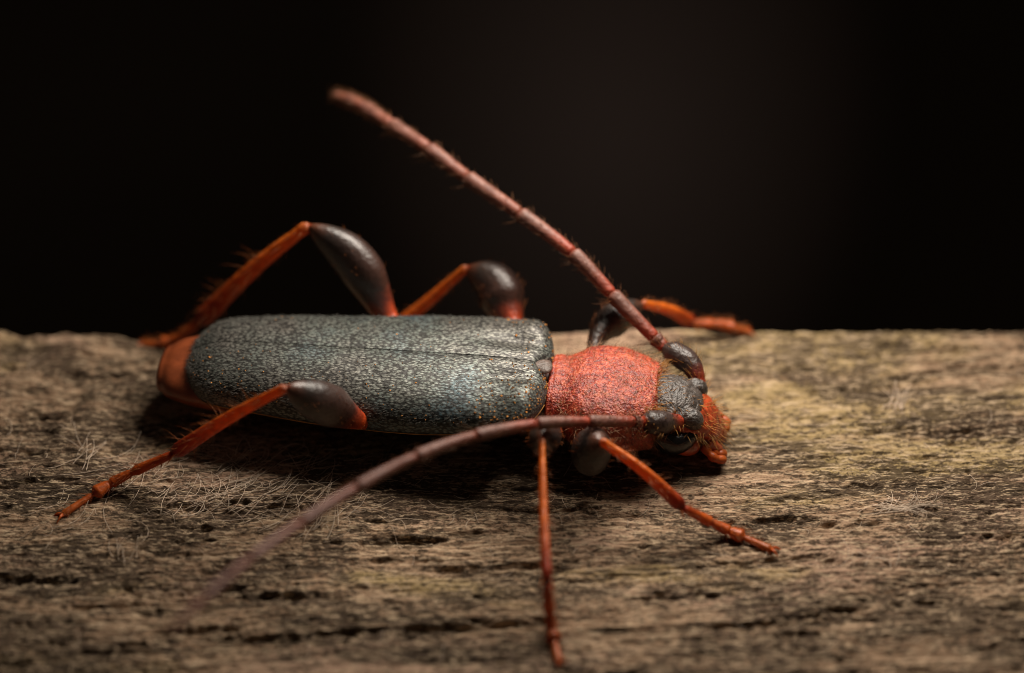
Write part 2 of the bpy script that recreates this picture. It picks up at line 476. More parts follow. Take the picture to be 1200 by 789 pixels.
# ------------------------------------------------------------------ beetle
BX, BY = -0.357, 0.0
YAW = math.radians(-8)
beetle = bpy.data.objects.new('beetle', None)
col.objects.link(beetle)
beetle.empty_display_size = 0.2
beetle.location = (BX, BY, H(BX, BY))
beetle.rotation_euler = (0, 0, YAW)
beetle['label'] = 'longhorn beetle with steel blue wing cases and red thorax on weathered wood'
beetle['category'] = 'beetle'
MW = Matrix.Translation(beetle.location) @ Matrix.Rotation(YAW, 4, 'Z')
INV = MW.inverted()
# body frame: x along the body (head +x), z measured from world zero
MB = Matrix.Translation((BX, BY, 0)) @ Matrix.Rotation(YAW, 4, 'Z')
MBn = np.array(MB)
def bodyV(v):
    v = np.asarray(v, float).reshape(-1, 3)
    return v @ MBn[:3, :3].T + MBn[:3, 3]

def interp(x, xp, fp):
    """smooth cubic interpolation through stations"""
    xp = np.array(xp, float); fp = np.array(fp, float)
    d = np.gradient(fp, xp)
    i = np.clip(np.searchsorted(xp, x, side='right') - 1, 0, len(xp) - 2)
    h = xp[i + 1] - xp[i]; t = np.clip((x - xp[i]) / h, 0, 1)
    return (2*t**3-3*t**2+1)*fp[i] + (t**3-2*t**2+t)*h*d[i] + (-2*t**3+3*t**2)*fp[i+1] + (t**3-t**2)*h*d[i+1]

def loft(stations, nx, ns, power=2.0, wob=0.0, seed=60):
    """closed loft along x; stations (x, zc, a, b_up, b_down)"""
    S = np.array(stations, float)
    t = np.linspace(0, 1, nx)
    x = S[0, 0] + (S[-1, 0] - S[0, 0]) * (0.5 - 0.5 * np.cos(np.pi * t))
    zc, a, bu, bd = (interp(x, S[:, 0], S[:, k]) for k in (1, 2, 3, 4))
    th = np.linspace(0, 2 * np.pi, ns, endpoint=False)
    c, s = np.cos(th), np.sin(th)
    e = 2.0 / power
    cc = np.sign(c) * np.abs(c) ** e; ss = np.sign(s) * np.abs(s) ** e
    Y = a[:, None] * cc[None, :]
    Z = zc[:, None] + np.where(ss[None, :] > 0, bu[:, None], bd[:, None]) * ss[None, :]
    X = np.repeat(x[:, None], ns, 1)
    if wob:
        r = 1 + wob * fbm(X * 9 + 3, np.repeat(th[None, :], nx, 0) * 2.2, seed, 3)
        Y = Y * r; Z = zc[:, None] + (Z - zc[:, None]) * r
    V = np.stack([X, Y, Z], -1).reshape(-1, 3)
    F = []
    for i in range(nx - 1):
        for j in range(ns):
            k = (j + 1) % ns
            F.append((i * ns + j, i * ns + k, (i + 1) * ns + k, (i + 1) * ns + j))
    F.append(tuple(range(ns - 1, -1, -1))); F.append(tuple((nx - 1) * ns + j for j in range(ns)))
    return V, F

# --- abdomen and hind thorax under the wing cases
V, F = loft([(-0.30, 0.10, 0.10, 0.035, 0.06), (-0.2, 0.105, 0.135, 0.05, 0.085),
             (0.1, 0.115, 0.150, 0.05, 0.10), (0.34, 0.12, 0.145, 0.05, 0.10), (0.43, 0.118, 0.110, 0.045, 0.085), (0.50, 0.115, 0.080, 0.045, 0.065)], 70, 40)
abdomen = mesh_obj('abdomen', bodyV(V), F, M_core, beetle, INV)
# amber tip of the abdomen: its own plate, showing behind the wing cases
V, F = loft([(-0.492, 0.080, 0.010, 0.006, 0.006), (-0.487, 0.080, 0.042, 0.022, 0.02), (-0.465, 0.081, 0.080, 0.040, 0.036), (-0.42, 0.085, 0.106, 0.050, 0.052), (-0.35, 0.09, 0.122, 0.05, 0.07), (-0.28, 0.098, 0.138, 0.055, 0.080)], 40, 40)
mesh_obj('abdomen_tip', bodyV(V), F, M_amber, beetle, INV)['label'] = 'amber orange last abdominal segment'

# --- wing cases
EX = [-0.42, -0.37, -0.275, 0.0, 0.19, 0.36, 0.42, 0.475]
EA = [0.108, 0.126, 0.143, 0.176, 0.191, 0.186, 0.177, 0.165]
EB = [0.066, 0.075, 0.084, 0.092, 0.084, 0.066, 0.057, 0.048]
EZ = [0.100, 0.102, 0.105, 0.110, 0.126, 0.148, 0.155, 0.158]
def elytron(side):
    nu, nv = 260, 90
    xa, xf = -0.418, 0.455
    t = np.linspace(0, 1, nu)
    x = xa + (xf - xa) * (0.5 - 0.5 * np.cos(np.pi * t))
    a = interp(x, EX, EA); b = interp(x, EX, EB); zc = interp(x, EX, EZ)
    # plan outline: rounded apex at the rear, blunt shoulder in front
    da = np.clip((x - xa) / 0.105, 0, 1); df = np.clip((xf - x) / 0.065, 0, 1)
    plan = (1 - (1 - da) ** 2.4) ** (1 / 2.4) * (1 - (1 - df) ** 2.3) ** (1 / 2.3)
    drop = (1 - (1 - np.clip((x - xa) / 0.12, 0, 1)) ** 2.6) ** (1 / 2.6) * (1 - (1 - np.clip((xf - x) / 0.05, 0, 1)) ** 2.2) ** (1 / 2.2)
    w = np.linspace(0, 1, nv)
    th = w * (math.pi / 2 + 0.10)
    yy = np.sin(np.clip(th, 0, math.pi / 2)) ** 0.78
    yy = np.where(th > math.pi / 2, np.cos(th - math.pi / 2) - 0.25 * (th - math.pi / 2), yy)
    zz = np.cos(th)
    zz = np.where(zz > 0, np.abs(zz) ** 0.74, zz)
    X = np.repeat(x[:, None], nv, 1)
    Y = 0.0012 + (a * plan)[:, None] * yy[None, :]
    bz = b * drop
    Z = zc[:, None] + bz[:, None] * zz[None, :]
    # shallow furrow beside the suture, shoulder bump and gentle waviness
    Z -= 0.003 * np.exp(-(Y / 0.010) ** 2) * drop[:, None]
    Z += 0.012 * np.exp(-((X - 0.40) ** 2 / 0.0016 + (Y - 0.125) ** 2 / 0.0022)) * drop[:, None]
    Z -= 0.010 * np.exp(-((X - 0.36) ** 2 / 0.006 + (Y - 0.065) ** 2 / 0.0006)) * drop[:, None]
    # scutellum notch
    X = X - 0.022 * np.exp(-(Y / 0.03) ** 2) * sst(0.38, 0.46, X)
    wv = 0.0014 * fbm(X * 9, Y * 16, 70 + (side > 0), 3)
    fine = 0.0008 * fbm(X * 60, Y * 95, 75, 2)
    Z += (wv + fine) * drop[:, None]; Y += (fine * 0.5) * yy[None, :]
    Y = Y * side
    top = np.stack([X, Y, Z], -1).reshape(-1, 3)
    # inner face: gives the case its thickness
    inn = np.stack([X * 0.985, Y * 0.94 + side * 0.0006, Z - 0.012 * drop[:, None] - 0.001], -1)
    inn = inn[::6, ::6]; ii = inn.reshape(-1, 3)
    id1 = np.arange(nu * nv).reshape(nu, nv)
    f = np.stack([id1[:-1, :-1], id1[1:, :-1], id1[1:, 1:], id1[:-1, 1:]], -1).reshape(-1, 4)
    id2 = np.arange(inn.shape[0] * inn.shape[1]).reshape(inn.shape[:2]) + nu * nv
    g = np.stack([id2[:-1, :-1], id2[:-1, 1:], id2[1:, 1:], id2[1:, :-1]], -1).reshape(-1, 4)
    if side < 0: f, g = f, g
    else: f, g = f[:, ::-1], g[:, ::-1]
    f = np.concatenate([f, g])
    Vw = bodyV(np.concatenate([top, ii]))
    o = mesh_obj('elytron', Vw, f, M_ely, beetle, INV)
    return o, Vw[:nu * nv].reshape(nu, nv, 3)
el_near, G_near = elytron(-1)
el_near['label'] = 'steel blue grey wing case on the lit side'
el_far, G_far = elytron(1)
def grid_normals(G):
    du = np.gradient(G, axis=0); dv = np.gradient(G, axis=1)
    n = np.cross(du, dv); n /= np.linalg.norm(n, axis=2)[:, :, None] + 1e-12
    c = G.mean((0, 1)); c = np.array((c[0], c[1], 0.0))
    s = np.sign(n[G.shape[0] // 2, 2, 2])
    return n * (s if s else 1)
back = np.array(MB.to_3x3() @ Vector((-1, 0, 0)))
for o, G, cnt in ((el_near, G_near, 4200), (el_far, G_far, 2400)):
    N = grid_normals(G); A = Acc()
    for _ in range(cnt):
        i = random.randrange(6, G.shape[0] - 6); j = random.randrange(1, G.shape[1] - 12)
        n = N[i, j]
        d = back * 0.9 + n * random.uniform(0.25, 0.6) + rng.normal(0, 0.18, 3)
        A.hair(G[i, j] - n * 0.0008, d, random.uniform(0.007, 0.012), 0.00055, (0, 0, -0.15), seg=2)
    h = A.build('pubescence', M_silver, o, INV); h['kind'] = 'stuff'
    # epipleural rim: thin golden lower edge
    rim = G[10:-10:6, -1]
    V, F, t = tube(rim, np.full(len(rim), 0.0022), 6)
    mesh_obj('rim', V, F, M_gold, o, INV, {'t': t})
# pollen dust on the near shoulder and scattered over the cases
A = Acc(); Nn = grid_normals(G_near); Nf = grid_normals(G_far)
def speck(p, r):
    V = []; F = [(0, 1, 2), (0, 2, 3), (0, 3, 4), (0, 4, 1), (5, 2, 1), (5, 3, 2), (5, 4, 3), (5, 1, 4)]
    for d in ((0, 0, 1), (1, 0, 0), (0, 1, 0), (-1, 0, 0), (0, -1, 0), (0, 0, -1)):
        V.append(p + np.array(d) * r * random.uniform(0.6, 1.4))
    A.add(np.array(V), F)
for _ in range(380):
    G, N = (G_near, Nn) if random.random() < 0.8 else (G_far, Nf)
    k = random.random()
    i = int(G.shape[0] * (1 - 0.27 * random.random() ** 1.3)) - 3 if k < 0.45 else random.randrange(8, G.shape[0] - 4)
    j = random.randrange(2, int(G.shape[1] * 0.8))
    speck(G[i, j] + N[i, j] * 0.0006, random.choice((0.0016, 0.002, 0.0026, 0.0034)) if k < 0.45 else random.choice((0.0011, 0.0014, 0.002)))
d = A.build('pollen_specks', M_dust, beetle, INV, smooth=False); d['kind'] = 'stuff'

# --- scutellum: small triangular plate between the shoulders
def plate(name, cx, cy, cz, lx, ly, lz, mat, parent, point=0.0):
    n, k = 12, 18; V = []; F = []
    for i in range(n + 1):
        ph = math.pi / 2 * i / n
        for j in range(k):
            th = 2 * math.pi * j / k
            r = math.cos(ph)
            x = math.cos(th) * r; y = math.sin(th) * r * (1 + point * math.cos(th))
            V.append((cx + lx * x, cy + ly * y, cz + lz * math.sin(ph)))
    for i in range(n):
        for j in range(k):
            m = (j + 1) % k
            F.append((i * k + j, i * k + m, (i + 1) * k + m, (i + 1) * k + j))
    F.append(tuple(range(k - 1, -1, -1)))
    return mesh_obj(name, bodyV(V), F, mat, parent, INV)
plate('scutellum', 0.428, 0.0, 0.193, 0.028, 0.022, 0.010, M_scut, beetle, 0.5)
plate('mesothorax_plate', 0.452, 0.0, 0.142, 0.030, 0.066, 0.024, M_shine, beetle)

# --- pronotum
PS = [(0.462, 0.116, 0.070, 0.050, 0.05), (0.467, 0.116, 0.096, 0.066, 0.066), (0.480, 0.116, 0.108, 0.074, 0.072), (0.505, 0.117, 0.118, 0.082, 0.080), (0.55, 0.119, 0.150, 0.096, 0.088),
      (0.60, 0.119, 0.163, 0.101, 0.090), (0.66, 0.117, 0.155, 0.098, 0.088), (0.71, 0.114, 0.132, 0.086, 0.082), (0.728, 0.112, 0.120, 0.078, 0.076), (0.738, 0.112, 0.100, 0.062, 0.062)]
PS = [(x - 0.018 - 0.05 * (x - 0.462) / 0.276 * 0.15, z - 0.004, a * (0.92 if x > 0.5 else 1.0), bu * (0.84 if x > 0.5 else 0.95), bd) for x, z, a, bu, bd in PS]
V, F = loft(PS, 120, 120, 2.4, 0.02, 61)
Vb = V.copy()
r = 0.0022 * fbm(V[:, 0] * 40, np.arctan2(V[:, 2] - 0.118, V[:, 1]) * 4.2, 64, 3)
V[:, 1] += r * np.sign(V[:, 1]) * 0.5; V[:, 2] += r * np.where(V[:, 2] > 0.118, 1, -1)
pronotum = mesh_obj('pronotum', bodyV(V), F, M_pro, beetle, INV)
A = Acc(); Vw = bodyV(V); cen = bodyV([(0.6, 0, 0.115)])[0]
for k in range(3600):
    i = random.randrange(len(Vw)); p = Vw[i]
    if Vb[i, 2] < 0.07 or Vb[i, 0] < 0.475: continue
    n = np.array((V[i, 0] - 0.6, V[i, 1] * 1.0, (V[i, 2] - 0.118) * 2.2)); n[0] *= 0.5; n /= np.linalg.norm(n)
    n = MBn[:3, :3] @ n
    d = n * random.uniform(0.15, 1.1) + rng.normal(0, 0.45, 3) + (0.25, 0, 0)
    A.hair(p - n * 0.001, d, random.choice((0.010, 0.013, 0.017, 0.022, 0.034)), 0.0006, (random.uniform(-.2, .4), random.uniform(-.2, .2), -0.3), 3)
h = A.build('setae', M_pale, pronotum, INV); h['kind'] = 'stuff'

HO = np.array((-0.046, 0.0, 0.014))   # seat of the head on the neck
# --- head: loft along a bent axis, back of the head to the mouth
def bent_loft(axis, rings, nx, ns, mat, name, parent, wob=0.0, tilt=True):
    P = catmull(axis, nx)
    T = np.gradient(P, axis=0); T /= np.linalg.norm(T, axis=1)[:, None]
    yv = np.array((0, 1.0, 0)); up = np.cross(T, yv); up *= np.sign(up[:, 2:3] + 1e-9) if False else 1
    up = np.cross(T, np.tile(yv, (nx, 1))); up /= np.linalg.norm(up, axis=1)[:, None]
    R = np.array(rings, float); t = np.linspace(0, 1, nx)
    a = interp(t, R[:, 0], R[:, 1]); bu = interp(t, R[:, 0], R[:, 2]); bd = interp(t, R[:, 0], R[:, 3])
    th = np.linspace(0, 2 * np.pi, ns, endpoint=False)
    V = np.zeros((nx, ns, 3))
    for i in range(nx):
        for j in range(ns):
            s = math.sin(th[j]); c = math.cos(th[j])
            b = bu[i] if s > 0 else bd[i]
            V[i, j] = P[i] + yv * a[i] * c + up[i] * b * s
    if wob:
        tt = np.repeat(t[:, None], ns, 1)
        w = 1 + wob * fbm(tt * 12, np.repeat(th[None, :], nx, 0) * 3, 66, 3)
        V = P[:, None, :] + (V - P[:, None, :]) * w[:, :, None]
    F = []
    for i in range(nx - 1):
        for j in range(ns):
            k = (j + 1) % ns
            F.append((i * ns + j, i * ns + k, (i + 1) * ns + k, (i + 1) * ns + j))
    F.append(tuple(range(ns - 1, -1, -1))); F.append(tuple((nx - 1) * ns + j for j in range(ns)))
    Vf = V.reshape(-1, 3)
    return mesh_obj(name, bodyV(Vf + HO), F, mat, parent, INV), Vf
# dark granular skull
head, HV = bent_loft([(0.70, 0, 0.108), (0.76, 0, 0.110), (0.81, 0, 0.102), (0.848, 0, 0.072)],
                     [(0, 0.068, 0.044, 0.055), (0.25, 0.078, 0.050, 0.058), (0.5, 0.080, 0.047, 0.058), (0.75, 0.076, 0.040, 0.050), (0.92, 0.056, 0.030, 0.036), (1, 0.03, 0.016, 0.02)], 60, 60, M_head, 'head', beetle, 0.05)
# red brown face and muzzle running down to the mouth
face, FV = bent_loft([(0.79, 0, 0.092), (0.835, 0, 0.085), (0.872, 0, 0.055), (0.892, 0, 0.018)],
                     [(0, 0.078, 0.030, 0.05), (0.3, 0.080, 0.034, 0.050), (0.6, 0.062, 0.030, 0.040), (0.85, 0.046, 0.022, 0.032), (0.97, 0.032, 0.016, 0.02), (1, 0.018, 0.01, 0.01)], 50, 50, M_face, 'face', head, 0.07)
# cheek under the eye
def ellipsoid(name, c, r, mat, parent, rot=(0, 0, 0), n=20, k=28, notch=None, wob=0.0):
    V = []; F = []
    Rm = np.array(Matrix.Rotation(rot[2], 3, 'Z') @ Matrix.Rotation(rot[1], 3, 'Y') @ Matrix.Rotation(rot[0], 3, 'X'))
    for i in range(n + 1):
        ph = math.pi * (i + 0.02) / (n + 0.04)
        for j in range(k):
            th = 2 * math.pi * j / k
            p = np.array((math.sin(ph) * math.cos(th), math.sin(ph) * math.sin(th), math.cos(ph)))
            if notch is not None: p = notch(p)
            V.append(Rm @ (p * np.array(r)) + np.array(c))
    for i in range(n):
        for j in range(k):
            m = (j + 1) % k
            F.append((i * k + j, (i + 1) * k + j, (i + 1) * k + m, i * k + m))
    F.append(tuple(range(k))); F.append(tuple(n * k + j for j in range(k - 1, -1, -1)))
    return mesh_obj(name, bodyV(np.array(V) + HO), F, mat, parent, INV)
def kidney(p):
    # bean shape: bent round the antenna base
    q = p.copy(); q[2] += 0.35 * (q[0] ** 2) * 1.0 - 0.15
    q[2] -= 0.30 * math.exp(-((p[0] - 0.1) ** 2) / 0.12) * max(p[2], 0)
    return q
for s in (-1, 1):
    ellipsoid('eye', (0.794, s * 0.074, 0.066), (0.058, 0.036, 0.038), M_eye, head, (s * 0.25, 0.12, s * -0.18), 24, 36, kidney)
    ellipsoid('antennal_tubercle', (0.834, s * 0.054, 0.108), (0.030, 0.026, 0.026), M_head, head, (0, 0.7, s * 0.2), 16, 22)
    ellipsoid('gena', (0.815, s * 0.062, 0.040), (0.045, 0.030, 0.03), M_face, head, (0, 0.35, 0), 14, 20)
    # mandibles: curved pointed jaws
    pth = catmull([(0.872, s * 0.045, 0.035), (0.893, s * 0.040, 0.012), (0.902, s * 0.022, -0.006), (0.900, s * 0.004, -0.014)], 18)
    V, F, t = tube(bodyV(pth + HO), np.interp(np.linspace(0, 1, 18), [0, 0.5, 1], [0.019, 0.014, 0.003]), 12)
    mesh_obj('mandible', V, F, M_face, head, INV, {'t': t})
    # palps: jointed feelers below the mouth
    for off, ln in ((0.0, 1.0), (0.02, 0.8)):
        pth = catmull([(0.862, s * (0.055 - off), 0.03), (0.892, s * (0.074 - off), 0.012 * ln), (0.918, s * (0.060 - off), -0.004 * ln)], 22)
        tt = np.linspace(0, 1, 22)
        rr = 0.0085 + 0.0028 * np.abs(np.sin(tt * math.pi * 3)); rr[-1] = 0.004; rr[0] = 0.004
        V, F, t = tube(bodyV(pth + HO), rr, 10)
        mesh_obj('palp', V, F, M_tar, head, INV, {'t': t})
ellipsoid('clypeus', (0.868, 0, 0.070), (0.036, 0.036, 0.014), M_clyp, head, (0, 0.80, 0), 14, 20)
ellipsoid('labrum', (0.900, 0, 0.022), (0.022, 0.028, 0.012), M_amber, head, (0, 0.9, 0), 12, 18)
A = Acc()
for k in range(420):
    if random.random() < 0.45:
        i = random.randrange(len(HV)); p = HV[i]; c = np.array((0.77, 0, 0.10)); L = random.uniform(0.008, 0.022)
    else:
        i = random.randrange(len(FV) // 4, len(FV)); p = FV[i]; c = np.array((0.84, 0, 0.06)); L = random.uniform(0.015, 0.045)
    if p[0] < 0.745: continue
    n = p - c; n /= np.linalg.norm(n)
    d = MBn[:3, :3] @ (n + rng.normal(0, 0.3, 3) + (0.4, 0, -0.1))
    A.hair(bodyV([p + HO - n * 0.001])[0], d, L, 0.0009, (0, 0, -0.2), 3)
h = A.build('setae', M_gold, head, INV); h['kind'] = 'stuff'
# collar of hair between head and pronotum
A = Acc()
for k in range(110):
    th = random.uniform(-0.3, math.pi + 0.3); rr = random.uniform(0.96, 1.03)
    p = np.array((0.706 + random.uniform(-.01, .006), 0.108 * rr * math.cos(th), 0.112 + 0.07 * rr * math.sin(th)))
    d = np.array((0.8, math.cos(th) * 0.8, math.sin(th) * 0.8)) + rng.normal(0, 0.25, 3)
    A.hair(bodyV([p])[0], MBn[:3, :3] @ d, random.uniform(0.015, 0.04), 0.0010, (0, 0, -.1), 3)
h = A.build('collar_setae', M_gold, pronotum, INV); h['kind'] = 'stuff'

# joints of the limbs (cm)
LEGS = {
 'hind_far': dict(
   fem=[(-0.2015, 0.03, 0.1418), (-0.2939, 0.19, 0.1243), (-0.3766, 0.26, 0.2524), (-0.4858, 0.3, 0.3301)],
   tib=[(-0.4858, 0.3, 0.3301), (-0.6201, 0.3, 0.1969), (-0.7698, 0.295, 0.0318)],
   tar=[(-0.7698, 0.295, 0.0318), (-0.8404, 0.3, 0.0194), (-0.9166, 0.31, 0.0001)],
   r=(0.02, 0.06, 0.02)),
 'hind_near': dict(
   fem=[(-0.2603, -0.08, 0.0777), (-0.3395, -0.17, 0.1204), (-0.4191, -0.25, 0.2434), (-0.5021, -0.3, 0.3381)],
   tib=[(-0.5021, -0.3, 0.3381), (-0.6322, -0.28, 0.2288), (-0.7784, -0.25, 0.092)],
   tar=[(-0.7784, -0.25, 0.092), (-0.9169, -0.2617, 0.02), (-1.0349, -0.3464, 0.0)],
   r=(0.018, 0.05, 0.0155)),
 'mid_far': dict(
   fem=[(0.0504, 0.02, 0.1371), (-0.0041, 0.17, 0.1409), (-0.037, 0.25, 0.1815), (-0.1072, 0.29, 0.2101)],
   tib=[(-0.1072, 0.29, 0.2101), (-0.2298, 0.29, 0.0712), (-0.3357, 0.27, -0.002)],
   tar=[(-0.3357, 0.27, -0.002), (-0.3877, 0.255, -0.0059), (-0.4506, 0.25, -0.0126)],
   r=(0.019, 0.066, 0.0155)),
 'mid_near': dict(
   fem=[(0.1192, -0.12, 0.1131), (0.1025, -0.19, 0.1092), (0.0777, -0.27, 0.1627), (0.0669, -0.35, 0.2322)],
   tib=[(0.0669, -0.35, 0.2322), (0.0697, -0.52, 0.1649), (0.0761, -0.69, 0.1118)],
   tar=[(0.0761, -0.69, 0.1118), (0.0859, -0.7195, 0.015), (0.1036, -0.8156, -0.005)],
   r=(0.018, 0.046, 0.0135)),
 'front_near': dict(
   fem=[(0.2089, -0.15, 0.06), (0.1703, -0.2, 0.0517), (0.1757, -0.27, 0.1102), (0.1976, -0.335, 0.211)],
   tib=[(0.1976, -0.335, 0.211), (0.2916, -0.38, 0.156), (0.3847, -0.42, 0.0831)],
   tar=[(0.3847, -0.42, 0.0831), (0.4845, -0.4152, 0.012), (0.5885, -0.467, -0.005)],
   r=(0.02, 0.057, 0.0145)),
 'front_far': dict(
   fem=[(0.2114, 0.0, 0.1145), (0.1944, 0.07, 0.1397), (0.2303, 0.14, 0.1552), (0.3121, 0.21, 0.1611)],
   tib=[(0.3121, 0.21, 0.1611), (0.3844, 0.26, 0.0932), (0.4452, 0.3, 0.0249)],
   tar=[(0.4452, 0.3, 0.0249), (0.5161, 0.315, 0.0097), (0.5826, 0.325, -0.0014)],
   r=(0.02, 0.05, 0.0145)),
}
ANT_NEAR = [(0.395, -0.165, 0.1186), (0.2966, -0.225, 0.1694), (0.2765, -0.235, 0.1783), (0.1735, -0.285, 0.2229), (0.0533, -0.345, 0.2687), (-0.0827, -0.425, 0.3049), (-0.2131, -0.52, 0.3281), (-0.3371, -0.64, 0.3466), (-0.4433, -0.77, 0.3704), (-0.5389, -0.91, 0.4005), (-0.6191, -1.03, 0.4126), (-0.682, -1.13, 0.4127)]
ANT_FAR = [(0.4441, -0.065, 0.1072), (0.3565, 0.045, 0.1661), (0.3386, 0.06, 0.1772), (0.2385, 0.14, 0.2446), (0.1438, 0.215, 0.3115), (0.0204, 0.31, 0.3559), (-0.1109, 0.41, 0.3929), (-0.2067, 0.49, 0.4207), (-0.2959, 0.57, 0.4317), (-0.3612, 0.64, 0.4304), (-0.4059, 0.69, 0.4181), (-0.4471, 0.74, 0.3983)]


# --- legs
def along_hairs(A, path, rad, cnt, lmin, lmax, t0=0.0, t1=1.0, lean=0.8, r=0.001, side=None):
    T, N, B = frames(path); n = len(path)
    for _ in range(cnt):
        i = int((t0 + (t1 - t0) * random.random()) * (n - 1)); a = random.uniform(0, 2 * math.pi)
        o = math.cos(a) * N[i] + math.sin(a) * B[i]
        if side is not None and o.dot(np.array(side)) < random.uniform(-0.2, 0.5): continue
        d = o + T[i] * lean * random.uniform(0.5, 1.3) + rng.normal(0, 0.12, 3)
        A.hair(path[i] + o * rad[i] * 0.93, d, random.uniform(lmin, lmax), r, T[i] * 0.25, 3)

def make_leg(key, spec):
    r0, r1, r2 = spec['r']
    n = 40; t = np.linspace(0, 1, n)
    fp = catmull(spec['fem'], n)
    clubp = 0.64
    fr = np.interp(t, [0, 0.06, 0.2, 0.36, 0.52, clubp, 0.80, 0.90, 0.96, 1.0],
                   [r0 * 0.9, r0 * 1.25, r0 * 0.95, r0 * 1.15, r1 * 0.72, r1, r1 * 0.90, r1 * 0.62, r1 * 0.40, 0.006])
    k = np.array([.25, .5, .25]); fr[1:-1] = np.convolve(fr, k, 'same')[1:-1]; fr[1:-1] = np.convolve(fr, k, 'same')[1:-1]
    V, F, tt = tube(fp, fr, 28, 0.82)
    leg = mesh_obj('leg', V, F, M_fem_dark if 'front' in key else M_fem, beetle, INV, {'t': tt})
    A = Acc(); along_hairs(A, fp, fr * 0.9, 110, 0.008, 0.016, 0.3, 0.90, 0.9, 0.0007)
    h = A.build('setae', M_leghair, leg, INV); h['kind'] = 'stuff'
    # tibia: flattened, widening to the far end, two spurs
    n = 36; t = np.linspace(0, 1, n)
    tp = catmull(spec['tib'], n)
    sag = np.sin(t * math.pi)[:, None] * np.array((0, 0, 0.006)); tp = tp + sag
    tr = np.interp(t, [0, 0.03, 0.10, 0.3, 0.75, 0.95, 1.0], [r2 * 0.45, r2 * 0.8, r2 * 0.72, r2 * 0.86, r2 * 1.08, r2 * 1.22, r2 * 0.7])
    V, F, tt = tube(tp, tr, 18, 0.72)
    tib = mesh_obj('tibia', V, F, M_tib, leg, INV, {'t': tt})
    A = Acc(); along_hairs(A, tp, tr, 90, 0.012, 0.024, 0.05, 1.0, 0.8, 0.0007)
    if 'hind' in key:
        along_hairs(A, tp, tr, 60, 0.035, 0.062, 0.25, 0.95, 0.35, 0.0007, (0, -0.2, 1))
    h = A.build('setae', M_leghair, leg, INV); h['kind'] = 'stuff'
    T, N, B = frames(tp)
    for s in (-1, 1):
        A = Acc(); A.hair(tp[-2] + B[-1] * s * tr[-2] * 0.6, T[-1] + B[-1] * s * 0.35 - N[-1] * 0.3, 0.032, 0.0035, (0, 0, 0), 3)
        A.build('spur', M_tib, leg, INV)
    # tarsus: four segments, the third lobed, ending on the wood
    pts = [np.array(p, float) for p in spec['tar']]
    g = H(pts[-1][0], pts[-1][1]) + 0.006
    g1 = H(pts[1][0], pts[1][1]) + 0.012
    pts[-1][2] = g
    if key != 'front_far': pts[1][2] = max(min(pts[1][2], g1 + 0.012), g1)
    n = 60; t = np.linspace(0, 1, n)
    ap = catmull(pts, n)
    segs = [(0.0, 0.36, 0.0085, 0.0125), (0.36, 0.56, 0.0085, 0.0130), (0.56, 0.70, 0.010, 0.0175), (0.70, 1.0, 0.0062, 0.0088)]
    ar = np.zeros(n)
    for i, q in enumerate(t):
        for a, b, ra, rb in segs:
            if a <= q <= b:
                w = (q - a) / (b - a)
                ar[i] = (ra + (rb - ra) * w ** 0.8) * (1 - 0.35 * sst(0.88, 1.0, w)) * (0.72 + 0.28 * sst(0, 0.12, w))
    V, F, tt = tube(ap, ar, 16, 1.15)
    tar = mesh_obj('tarsus', V, F, M_tar, leg, INV, {'t': tt})
    A = Acc(); along_hairs(A, ap, ar, 210, 0.010, 0.026, 0.02, 0.98, 1.0, 0.0007)
    h = A.build('setae', M_leghair, leg, INV); h['kind'] = 'stuff'
    T, N, B = frames(ap)
    for s in (-1, 1):
        d = T[-1] * 0.7 + B[-1] * s * 0.75; d /= np.linalg.norm(d)
        p0 = ap[-2]
        cp = catmull([p0, p0 + d * 0.016 + (0, 0, 0.005), p0 + d * 0.026 + T[-1] * 0.008 + (0, 0, -0.004)], 10)
        V, F, tt = tube(cp, np.linspace(0.0048, 0.0010, 10), 8)
        mesh_obj('claw', V, F, M_tar, leg, INV, {'t': tt})
    return leg
leg_labels = {'hind_far': 'raised hind leg arching above the wing cases', 'hind_near': 'hind leg stretched back over the wood, crossing the wing case edge',
              'mid_far': 'middle leg half hidden behind the wing cases', 'mid_near': 'middle leg pointing straight out over the wood',
              'front_near': 'front leg reaching forward beside the head', 'front_far': 'front leg reaching to the back edge of the board'}
for k, s in LEGS.items():
    make_leg(k, s)['label'] = leg_labels[k]

